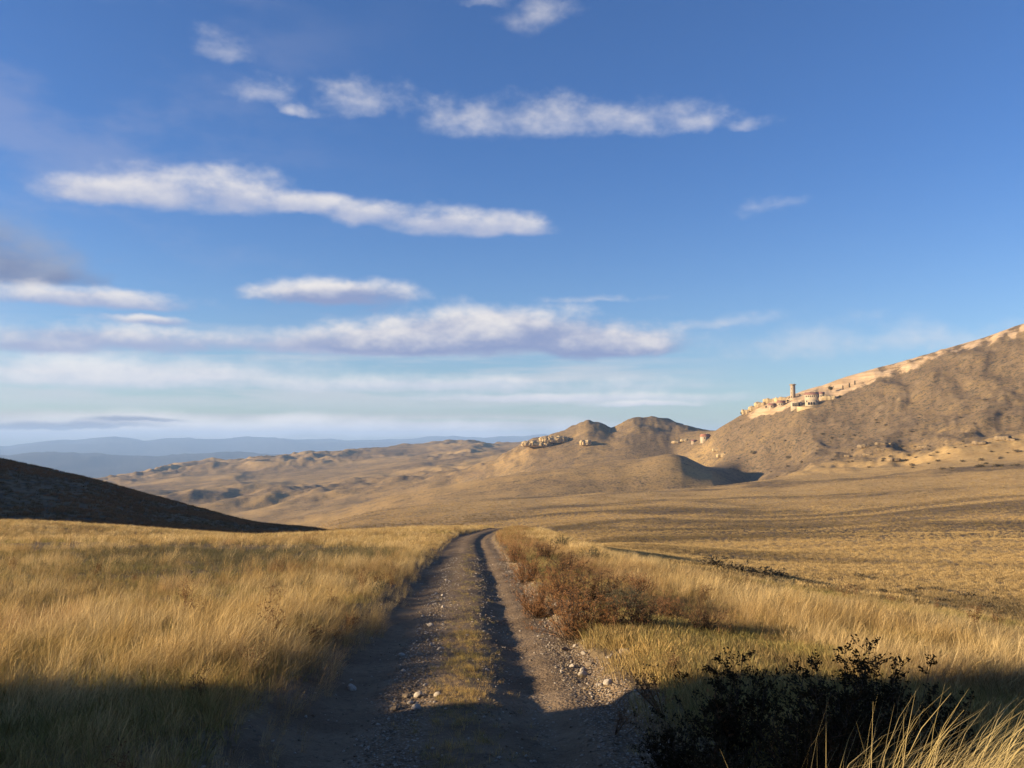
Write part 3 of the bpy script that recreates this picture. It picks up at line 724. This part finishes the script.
# sunlit clump that bends over at the near right corner
def clump():
    r = empty('grass_clump', (2.0, 3.55, float(H(2.0, 3.55)[0])))
    tag(r, 'bright sunlit clump of long straw grass bending over beside the shaded bushes', 'grass clump')
    g = np.random.default_rng(77)
    t_ = blade_material
    m = plant_material('bright_straw', (.44, .33, .12), (.62, .49, .24), .35)
    a = tuft('blades', 6500, .52, .62, 1.08, .95, .22, .0014, 811, m, .12, 1.2); a.parent = r; link(a)
    b = tuft('seed_stalks', 160, .5, .9, 1.18, 1.0, .2, .0009, 812, m, 1.0, 1.2); b.parent = r; link(b)
clump()

# low scrub on the plain and the hill: one mesh family, every bush an object
def bush_mesh(seed, n=240, tall=1.0):
    random.seed(seed); b = MB(); s = MB()
    for i in range(7):
        a = random.uniform(0, 6.28); s.tube([(0, 0, -.1), (math.cos(a)*.25, math.sin(a)*.25, .35*tall), (math.cos(a)*.5, math.sin(a)*.5, .65*tall)], [.05, .035, .015], 4)
    lob = [(random.gauss(0, .33), random.gauss(0, .33), random.uniform(.3, .7)*tall, random.uniform(.28, .45)) for _ in range(8)]
    for i in range(n):
        cx, cy, cz, cr = random.choice(lob); d = np.array([random.gauss(0, 1) for _ in range(3)]); d /= np.linalg.norm(d)
        p = np.array([cx, cy, cz])+d*cr*random.uniform(.5, 1.05)
        b.leaf(p, d+np.array([random.gauss(0, .7) for _ in range(3)]), random.uniform(.16, .3), random.uniform(.1, .2), random.random())
    return s, b
BP = []
def scrub(x, y, size, label, group, name='scrub_bush'):
    z = float(H(x, y)[0])
    if len(BP) < 3:
        r = empty(name, (x, y, z)); s, b = bush_mesh(900+len(BP)); s.build('stems', M['bark'], r); b.build('foliage', M['scrubleaf'], r); BP.append(r)
    else:
        r = copy_tree(random.choice(BP)); r.name = name; r.location = (x, y, z)
    r.scale = (size*1.25, size*1.25, size*random.uniform(.7, 1)); r.rotation_euler = (0, 0, random.uniform(0, 6.28))
    for k in ('label', 'group'):
        if k in r: del r[k]
    return tag(r, label, 'bush', group)
random.seed(51)
for i in range(26):
    u = random.uniform(650, 1010); v = random.gauss(573+(u-650)*.075, 6); x, y, _ = hit(u, v, 22)
    if x-float(xr(y)) > 8: scrub(x, y, random.uniform(.25, .55), 'low grey scrub bush in the dark band across the plain', 'scrub on the plain')
for i in range(120):
    u = random.uniform(725, 1018); v = random.choice([random.gauss(462, 7), random.gauss(452, 12), random.uniform(405+max(0, 800-u)*.25-max(0, u-850)*.18, 455)])
    x, y, _ = hit(u, v, 560); scrub(x, y, random.choice([random.uniform(.8, 1.5), random.uniform(1.1, 2.4)]), 'small dark scrub bush dotted on the slope of the big hill', 'scrub on the big hill')
for u, v, sz, lab in ((754, 457, 4.2, 'broad dark bush on the hill above the shadowed gully'), (789, 459, 3.6, 'dark bush at the foot of the big hill, right of the broad one')):
    x, y, _ = hit(u, v, 700); scrub(x, y, sz, lab, 'scrub on the big hill')

# ------------------------------------------------------------------ trees round the hilltop buildings
def tree_mesh(seed, slim):
    random.seed(seed); t, c = MB(), MB()
    t.tube([(0, 0, -.15), (.02, 0, .25), (.0, .02, .6)], [.05, .04, .02], 6)
    for i in range(5):
        a = i*1.3; t.tube([(0, 0, .28+.05*i), (math.cos(a)*.2, math.sin(a)*.2, .5+.06*i)], [.022, .008], 4)
    if slim: lob = [(0, 0, .2+.1*i, .16-.012*i) for i in range(9)]
    else: lob = [(random.gauss(0, .17), random.gauss(0, .17), random.uniform(.48, .82), random.uniform(.16, .26)) for _ in range(10)]
    for i in range(420):
        cx, cy, cz, cr = random.choice(lob); d = np.array([random.gauss(0, 1) for _ in range(3)]); d /= np.linalg.norm(d)
        c.leaf(np.array([cx, cy, cz])+d*cr*random.uniform(.5, 1.05), d+np.array([random.gauss(0, .7) for _ in range(3)]), random.uniform(.07, .13), random.uniform(.05, .09), random.random())
    return t, c
TP = {}
def tree(u, v, h, label, slim=False, rmin=900):
    x, y, z = hit(u, v, rmin)
    if slim not in TP:
        r = empty('cypress_tree' if slim else 'tree', (x, y, z)); a, b = tree_mesh(960+slim, slim); a.build('trunk', M['bark'], r); b.build('crown', M['treeleaf'], r); TP[slim] = r
    else:
        r = copy_tree(TP[slim]); r.name = 'cypress_tree' if slim else 'tree'; r.location = (x, y, z)
    r.scale = (h,)*3; r.rotation_euler = (0, 0, random.uniform(0, 6.28))
    return tag(r, label, 'tree', 'trees by the hilltop monastery')
for u, v, h, lab in ((831, 394, 8.5, 'round tree standing alone on the pale rock right of the red-roofed monastery'), (777.5, 404, 6.5, 'dark tree between the small stone houses and the loggia building'),
                     (742, 417, 6, 'dark tree at the lowest left end of the rocky hilltop'), (770, 397, 4.5, 'small tree on the skyline left of the tower'), (760, 402.5, 4, 'smaller tree lower on the skyline, farther left of the tower'),
                     (752, 411, 4, 'low tree among pale boulders on the left shoulder'), (766, 409, 4.5, 'tree just below the small stone houses, on their left'), (787.5, 405, 5, 'tree against the left wall of the loggia building'),
                     (800, 397, 3.6, 'small tree on the pale rock between the tower and the red roof'), (840, 399.5, 5, 'tree at the lower edge of the pale rock, right of the monastery')):
    tree(u, v, h, lab)
for u, lab in ((843, 'slim dark cypress, leftmost of the row on the pale rock'), (849.5, 'slim dark cypress, middle of the row on the pale rock'), (855, 'slim dark cypress, rightmost of the row on the pale rock')):
    tree(u, 391.5-(u-843)*.3, 5.2, lab, True)

# ------------------------------------------------------------------ buildings
def face_yaw(x, y, extra=0): return -math.atan2(x, y)+extra
def windows(r, xs, z, w, h, y, mat='opening', name='window'):
    for i, x in enumerate(xs):
        f = MB(); f.box(x-w/2, x+w/2, y-.06, y+.25, z, z+h); f.build(name, M[mat], r)
        s = MB(); s.box(x-w/2-.25, x+w/2+.25, y-.2, y-.061, z-.35, z-.02); s.build('window_sill', M['masonry'], r)
def gable(w, d, z, rise, over=.5):
    b = MB(); x0, x1, y0, y1 = -w/2-over, w/2+over, -d/2-over, d/2+over
    t = .35
    b.add([(x0, y0, z), (x1, y0, z), (x1, 0, z+rise), (x0, 0, z+rise), (x0, y1, z), (x1, y1, z), (x0, y0, z-t), (x1, y0, z-t), (x0, y1, z-t), (x1, y1, z-t)],
          [(0, 1, 2, 3), (3, 2, 5, 4), (0, 3, 4, 8, 6), (1, 7, 9, 5, 2), (6, 7, 1, 0), (4, 5, 9, 8), (6, 8, 9, 7)]); return b
def tower():
    x, y, z = hit(793, 398.5, 1000); r = empty('stone_tower', (x, y, z), face_yaw(x, y, R(-52)))
    tag(r, 'lone square stone watchtower on the skyline above the monastery', 'tower')
    w = 2.35; b = MB(); n = 4
    q = [(-w*1.06, -2.5), (-w, 0), (-w*.95, 17.0)]
    b.add([(sx*k*1.0, sy*k, zz) for k, zz in ((w*1.07, -3), (w, 3), (w*.95, 17)) for sx, sy in ((-1, -1), (1, -1), (1, 1), (-1, 1))],
          [(i*4+k, i*4+(k+1) % 4, i*4+4+(k+1) % 4, i*4+4+k) for i in range(2) for k in range(4)]+[(8, 9, 10, 11)])
    b.build('wall', M['masonry'], r)
    p = MB(); e = w*.99
    for sx, sy in ((-1, -1), (1, -1), (1, 1), (-1, 1), (0, -1), (1, 0), (0, 1), (-1, 0)):
        p.box(sx*e-.75, sx*e+.75, sy*e-.75, sy*e+.75, 17.01, 18.3+.5*((sx+sy) % 2))
    p.build('parapet', M['masonry'], r)
    for zz in (6, 11.5):
        f = MB(); f.box(-.5, .5, -w-.08, -w+.4, zz, zz+1.6); f.build('window', M['opening'], r)
    f = MB(); f.box(-.7, .7, -w*1.05-.1, -w+.2, .3, 2.6); f.build('doorway', M['opening'], r)
tower()
def building(name, label, u, v, w, d, h, roof, rise, wall='plaster', yaw=0, wx=(), wz=3.0, ww=1.2, wh=1.8, arch=(), cat='building', rmin=900, sink=7, loggia=None, chim=True):
    x, y, z = hit(u, v, rmin); r = empty(name, (x, y, z), face_yaw(x, y, yaw)); tag(r, label, cat)
    b = MB(); b.box(-w/2, w/2, -d/2, d/2, -sink, h)
    if roof: b.add([(-w/2, -d/2, h), (-w/2, d/2, h), (-w/2, 0, h+rise-.3)], [(0, 2, 1)]); b.add([(w/2, -d/2, h), (w/2, d/2, h), (w/2, 0, h+rise-.3)], [(0, 1, 2)])
    b.build('wall', M[wall], r)
    if roof:
        g = gable(w, d, h+.3, rise).build('roof', M[roof], r)
        if chim: c = MB(); c.box(w*.22-.5, w*.22+.5, -.5, .5, h+rise*.6, h+rise+1.4); c.build('chimney', M['masonry'], g)
    windows(r, wx, wz, ww, wh, -d/2)
    for ax in arch:
        aw, ah = 1.25, 2.3; pts = [(-aw, 0), (aw, 0), (aw, ah)]+[(aw*math.cos(t), ah+aw*math.sin(t)) for t in np.linspace(.2, math.pi-.2, 9)]+[(-aw, ah)]
        n = len(pts); q = MB(); q.add([(ax+px, yy, pz-.2) for yy in (-d/2-.07, -d/2+.4) for px, pz in pts], [tuple(range(n))]+[(i, i+n, (i+1) % n+n, (i+1) % n) for i in range(n)]); q.build('archway', M['opening'], r)
    if loggia:
        x0, x1, z0, z1 = loggia; q = MB(); q.box(x0, x1, -d/2-.07, -d/2+.5, z0, z1); q.build('opening', M['opening'], r)
        for k in range(1, 4):
            px = x0+(x1-x0)*k/4; c = MB(); c.box(px-.28, px+.28, -d/2-.4, -d/2-.071, z0, z1); c.build('pillar', M['plaster'], r)
    return r
building('monastery_building', 'largest cream monastery building with a dark reddish roof on the hilltop', 812.5, 402.5, 17, 10, 6.4, 'rooftile', 3.0, wx=(-6.5, -4, -1.5, 1, 3.5, 6), wz=3.6, yaw=R(-12))
building('lower_building', 'cream building with arched openings directly below the reddish roof', 812, 407.2, 15, 8, 6.2, None, 0, wx=(-5.5, 5.5), wz=3.4, arch=(-3, 0, 3), yaw=R(-8))
building('loggia_building', 'flat cream building with a wide dark pillared opening left of the monastery', 796.5, 408.4, 13, 9, 6.8, None, 0, loggia=(-4.4, 4.6, 1.3, 5.4), yaw=R(-6))
building('terrace_wall', 'long pale retaining wall below the cream monastery buildings', 808, 410.5, 26, 2.2, 2.2, None, 0, wall='sandstone', yaw=R(-4), cat='wall', sink=4)
building('stone_house', 'small stone house with a dull pink roof, left of the loggia building', 781.5, 407.5, 10, 7, 4.6, 'rooftile', 2.6, wall='masonry', wx=(-3, 0, 3), wz=1.7, ww=1.1, wh=1.6, cat='house')
building('stone_house', 'lower stone house at the left end of the hilltop buildings', 772.5, 409, 9, 7, 4.2, 'rooftile', 2.3, wall='masonry', wx=(-2.5, 2), wz=1.6, ww=1.1, wh=1.5, yaw=R(15), cat='house')
building('annex', 'narrow stone annex touching the right end of the monastery', 822, 402, 6, 8, 7, 'rooftile', 2, wall='masonry', wx=(-1.2, 1.4), wz=3.6, ww=1, wh=1.5, chim=False)
building('village_house', 'house with a terracotta roof and white end wall in the saddle below', 705.5, 441.5, 12.5, 9, 4.6, 'terracotta', 3.6, wall='plaster', wx=(-4, -1, 2, 4.6), wz=1.8, yaw=R(28), cat='house', rmin=1000)
building('shed', 'small stone shed beside the terracotta-roofed house', 694, 443, 7, 5, 2.8, 'rooftile', 1.6, wall='masonry', wx=(0,), wz=1.0, ww=1, wh=1.2, yaw=R(10), rmin=1000, chim=False)

# ------------------------------------------------------------------ rock outcrops
def outcrop(u, v, w, d, h, seed, label, rmin=900, yaw=0, mat='sandstone'):
    x, y, z = hit(u, v, rmin)
    nu, nv = 200, 40
    th = np.linspace(0, 2*math.pi, nu, endpoint=False); ph = np.linspace(-.5*math.pi, .5*math.pi, nv)
    T, P_ = np.meshgrid(th, ph)
    se = lambda q, e: np.sign(q)*np.abs(q)**e
    cx = se(np.cos(P_), .3)*se(np.cos(T), .5); cy = se(np.cos(P_), .3)*se(np.sin(T), .5); cz = se(np.sin(P_), .6)
    px = cx*w/2; py = cy*d/2; pz = cz*h/2+h*.28
    col = ridged(px/6+seed, py/6+pz/30, 4, seed)*.22+fbm(px/2.2, pz/3+py/2, 4, seed+2)*.12
    top = fbm(px/6, py/6, 4, seed+5)*1.2
    k = 1+col
    px = px*k; py = py*k; pz = pz*(1+.45*top*(cz > 0))
    vs = np.stack([px, py, pz], -1).reshape(-1, 3); idx = np.arange(nu*nv).reshape(nv, nu); j = np.roll(idx, -1, 1)
    f = np.stack([idx[:-1], j[:-1], j[1:], idx[1:]], -1).reshape(-1, 4)
    o = link(mesh_np('rock_outcrop', vs, f, M[mat], None, None, False)); o.location = (x, y, z); o.rotation_euler = (0, 0, face_yaw(x, y, yaw))
    return tag(o, label, 'rock')
for a in ((537.5, 446, 46, 50, 10, 1, 'left half of the long yellow cliff below the far hill'), (553.5, 445, 42, 46, 10.5, 2, 'right half of the long yellow cliff, nearer the twin-topped hill'),
          (585.5, 445, 16, 24, 8, 3, 'single yellow crag under the left peak of the twin-topped hill'), (676, 443.5, 12, 9, 4, 4, 'pale rock left of the shed in the saddle'), (684, 443, 10, 9, 4.2, 5, 'pale rock next to the shed in the saddle'),
          (746, 415.5, 11, 8, 7, 6, 'pale boulder at the lowest left end of the hilltop'), (753, 411.5, 12, 8, 7, 7, 'second pale boulder up the left shoulder of the hilltop'), (760, 408.5, 14, 9, 8, 8, 'pale rock mass left of the stone houses'),
          (769, 403, 15, 9, 7, 9, 'pale rock mass above the stone houses'), (783, 401.5, 20, 8, 7, 10, 'pale rock ledge below the tower on its left'), (828, 400, 18, 8, 6, 11, 'pale rock ledge right of the monastery annex'),
          (722, 458, 13, 8, 5, 12, 'tan rock above the shadowed gully'), (716, 453, 9, 6, 4, 13, 'small tan rock higher above the shadowed gully')):
    outcrop(*a)

random.seed(71)
for i in range(11):
    u = random.uniform(838, 1012); w = random.uniform(4, 10)
    o = outcrop(u, random.gauss(450-(u-840)*.05, 5), w, w*.8, w*.34, 30+i, 'low tan rock showing through the lower slope of the big hill', 560, random.uniform(-.5, .5), 'tanrock')
    o['group'] = 'rocks on the lower slope of the big hill'

# ------------------------------------------------------------------ sky, sun, air, camera
def sky():
    w = bpy.data.worlds.new('World'); S.world = w; w.use_nodes = True
    t = NT(w.node_tree); bg = t.n['Background']
    sk = t.new('ShaderNodeTexSky', sky_type='NISHITA'); sk.sun_disc = False
    sk.sun_elevation = SUN_EL; sk.sun_rotation = SUN_AZ
    sk.altitude = 700; sk.air_density = 1.0; sk.dust_density = SKY_DUST; sk.ozone_density = 2.2
    tc = t.new('ShaderNodeTexCoord'); d = V(t, tc.outputs['Generated'])
    x, y, z = t.sep(d)
    az = t.m('ARCTAN2', x, y); el = t.m('ARCSINE', z)
    # wind-torn coordinates shared by every cloud
    p = t.vec(az*1.0, el*1.9, 0)
    wn = t.new('ShaderNodeTexNoise', noise_dimensions='3D'); t.put(wn.inputs['Vector'], p)
    wn.inputs['Scale'].default_value = 9; wn.inputs['Detail'].default_value = 6; wn.inputs['Roughness'].default_value = .58
    wx, wy, wz = t.sep(V(t, wn.outputs['Color']))
    wn2 = t.new('ShaderNodeTexNoise', noise_dimensions='3D'); t.put(wn2.inputs['Vector'], t.vec(az*1.0, el*1.4, 3.7))
    wn2.inputs['Scale'].default_value = 34; wn2.inputs['Detail'].default_value = 5; wn2.inputs['Roughness'].default_value = .62
    vx, vy, vz = t.sep(V(t, wn2.outputs['Color']))
    A_ = az+(wx-.5)*.07+(vx-.5)*.018; E_ = el+(wy-.5)*.026+(vy-.5)*.010
    fine = vz; puff = t.noise(t.vec(az*1.0, el*2.6, 6.1), 13, 4, .5)
    col = V(t, sk.outputs[0])
    col = t.mix(1.0, col, t.mix(t.sstep(.02, .34, el), (.98, 1.12, 1.42), SKY_TINT), 'MULTIPLY')
    # thin veil and brightening low down
    streak = t.noise(t.vec(az*1.2, el*13, 1.3), 3.2, 6, .6)
    streak2 = t.noise(t.vec(az*1.0, el*30, 8.3), 4.0, 5, .6)
    bright, grey = (1.0, .96, .95), (.40, .48, .74)
    AE = t.vec(A_, E_, 0.0); AE0 = t.vec(az, el, 0.0)
    AEm = t.new('ShaderNodeMix', data_type='VECTOR'); AEm.inputs[0].default_value = .4
    t.put(AEm.inputs[4], AE); t.put(AEm.inputs[5], AE0); AEm = V(t, AEm.outputs[1])
    def bank(col, blobs, dens, soft, shade, base=grey, top=bright, body=1.0, rag=1.0):
        """one family of clouds: the nearest of its blobs decides cover and which side is the underside"""
        vec = AE if rag > .9 else AEm
        best = None
        for u, v, hw, hh, *tl in blobs:
            a0, tt = ray(u, v); e0 = math.atan(float(tt)); a0 = float(a0)
            w_ = hw/F*math.cos(a0)**2; h_ = hh/F*math.cos(a0)
            mp = t.new('ShaderNodeMapping'); t.put(mp.inputs['Vector'], vec)
            mp.inputs['Scale'].default_value = (1/w_, 1/h_, 1)
            th = -math.atan(tl[0]*w_/h_) if tl else 0.0
            cx, cy = a0/w_, e0/h_
            mp.inputs['Rotation'].default_value = (0, 0, th)
            mp.inputs['Location'].default_value = (-(math.cos(th)*cx-math.sin(th)*cy), -(math.sin(th)*cx+math.cos(th)*cy), 0)
            q = V(t, mp.outputs[0])
            ln = t.new('ShaderNodeVectorMath', operation='LENGTH'); t.put(ln.inputs[0], q); ln = V(t, ln.outputs['Value'])
            if best is None: best, bq = ln, q
            else:
                near = t.sstep(-.4, .4, best-ln)
                mx = t.new('ShaderNodeMix', data_type='VECTOR'); t.put(mx.inputs[0], near); t.put(mx.inputs[4], bq); t.put(mx.inputs[5], q)
                bq = V(t, mx.outputs[1]); best = t.m('SMOOTH_MIN', ln, best, .25)
        qa, qe, _ = t.sep(bq)
        fld = 1.0-best-(t.m('LESS_THAN', qe, -.3)*(-.3-qe))*1.2+(fine-.5)*(1.4 if rag > .9 else .8)*rag+(puff-.5)*1.3*rag
        al = t.sstep(.0, soft, fld)*dens
        lit = t.sstep(-.35, .75, qe+(fine-.5)*.9+(puff-.5)*1.5-qa*.15)
        cc = t.mix(lit*shade+(1.0-shade), base, top)
        return t.mix(al, col, t.vmul(cc, (CLOUD*body,)*3))
    c = col
    # low bands of stratus
    lowband = t.sstep(.115, .05, el)*t.sstep(-.03, .0, el)
    leftw = t.sstep(.33, .05, az)
    c = t.mix(t.sstep(.40, .62, streak)*t.sstep(.15, .07, el)*t.sstep(.02, .05, el)*leftw*.62, c, t.vmul((.80, .80, .86), (CLOUD,)*3))
    c = t.mix(t.sstep(.33, .5, streak2)*t.sstep(.034, .022, el)*t.sstep(-.004, .006, el)*t.sstep(.20, -.05, az)*.72, c, t.vmul((.78, .72, .74), (CLOUD,)*3))
    c = t.mix(t.sstep(.42, .66, t.noise(t.vec(az, el*2.2, 5.1), 5, 5, .6))*t.sstep(-.05, -.5, az)*t.sstep(.05, .25, el)*.22, c, t.vmul((.62, .60, .74), (CLOUD,)*3))
    for a in CLOUDS: c = bank(c, **a)
    t.put(bg.inputs[0], c); bg.inputs[1].default_value = SKY_STR
    w.cycles.sampling_method = 'MANUAL'; w.cycles.sample_map_resolution = 512
    sun = bpy.data.lights.new('sun', 'SUN'); sun.energy = SUN_STR; sun.angle = R(.53); sun.color = (1.0, .80, .55)
    so = bpy.data.objects.new('sun', sun); C.objects.link(so)
    dirx = math.sin(SUN_AZ)*math.cos(SUN_EL); diry = math.cos(SUN_AZ)*math.cos(SUN_EL); dirz = math.sin(SUN_EL)
    from mathutils import Vector
    so.rotation_euler = Vector((dirx, diry, dirz)).to_track_quat('Z', 'Y').to_euler()
    so.location = (-60, -5, 40)
SKY_STR, SUN_STR, CLOUD, SKY_DUST, SKY_TINT = .05, 5.0, 6.8, .6, (.67, .96, 1.48)
CLOUDS = [
 dict(blobs=[(0,262,130,50),(-40,235,120,40),(60,275,70,22)], dens=.95, soft=1.0, shade=.75, body=.52, rag=.8, base=(.34,.45,.86), top=(.72,.84,1.15)),
 dict(blobs=[(272,94,50,22),(300,112,30,12),(358,100,62,26,.15),(480,122,90,26),(560,124,120,31),(630,120,110,30),(700,124,65,17),(740,124,34,10)], dens=.74, soft=1.6, shade=.45),
 dict(blobs=[(545,12,52,28,.4),(478,2,40,12),(225,52,40,24),(780,203,58,11,.2),(605,298,80,6),(800,346,160,32),(720,322,90,10),(930,338,160,24)], dens=.58, soft=1.7, shade=.2),
 dict(blobs=[(420,386,380,17),(130,374,340,32),(560,398,270,9),(640,404,90,6)], dens=.85, soft=1.0, shade=.4, rag=.7, body=1.1),
 dict(blobs=[(250,428,520,19)], dens=.9, soft=.9, shade=.3, rag=.6, body=1.2, top=(1.0,.95,.93)),
 dict(blobs=[(60,425,140,7),(130,420,70,4)], dens=.85, soft=.8, shade=.2, rag=.5, body=.7, base=(.36,.44,.66), top=(.45,.5,.70)),
 dict(blobs=[(95,190,85,25),(160,192,95,31),(230,196,100,32),(300,204,85,18),(370,214,90,20,-.12),(440,224,90,24),(490,228,85,20)], dens=.92, soft=.85, shade=.75, rag=.8),
 dict(blobs=[(80,298,150,17),(120,340,250,23),(30,345,120,18),(330,345,200,22),(150,320,55,7)], dens=.92, soft=.8, shade=.9, rag=.8),
 dict(blobs=[(335,294,100,22),(490,334,200,36),(400,342,140,26),(590,344,110,28)], dens=1, soft=.6, shade=1.0, rag=.6, base=(.32,.40,.66)),
]
sky()
def haze():
    z0 = float(Z.min())-1.0; z1 = float(Z.max())+3; e = 27900
    b = MB(); b.box(-e, e, -e, e, z0, z1)
    m = bpy.data.materials.new('air'); m.use_nodes = True; t = NT(m.node_tree); t.n.remove(t.n['Principled BSDF'])
    v = t.new('ShaderNodeVolumePrincipled'); v.inputs['Color'].default_value = (.42, .64, 1.0, 1); v.inputs['Density'].default_value = HAZE
    t.l.new(v.outputs[0], t.n['Material Output'].inputs['Volume'])
    o = b.build('haze', m); tag(o, 'thin blue haze filling the air over the valley', None, None, 'stuff')
HAZE = 6.0e-5
haze(); EXPO = 1.33
cam = bpy.data.cameras.new('camera'); co = bpy.data.objects.new('camera', cam); C.objects.link(co)
co.location = (0, 0, CAMZ); co.rotation_euler = (R(90)+PITCH, 0, 0)
cam.sensor_width = 36; cam.lens = 36*F/1024; cam.clip_start = .05; cam.clip_end = 120000
S.camera = co
S.view_settings.view_transform = 'Standard'; S.view_settings.look = 'None'; S.view_settings.exposure = EXPO; S.view_settings.gamma = 1
S.view_settings.use_curve_mapping = False
S.cycles.use_denoising = True
S.cycles.max_bounces = 5; S.cycles.diffuse_bounces = 2; S.cycles.transmission_bounces = 3; S.cycles.volume_bounces = 0; S.cycles.transparent_max_bounces = 6
S.cycles.use_adaptive_sampling = True; S.cycles.adaptive_threshold = .015
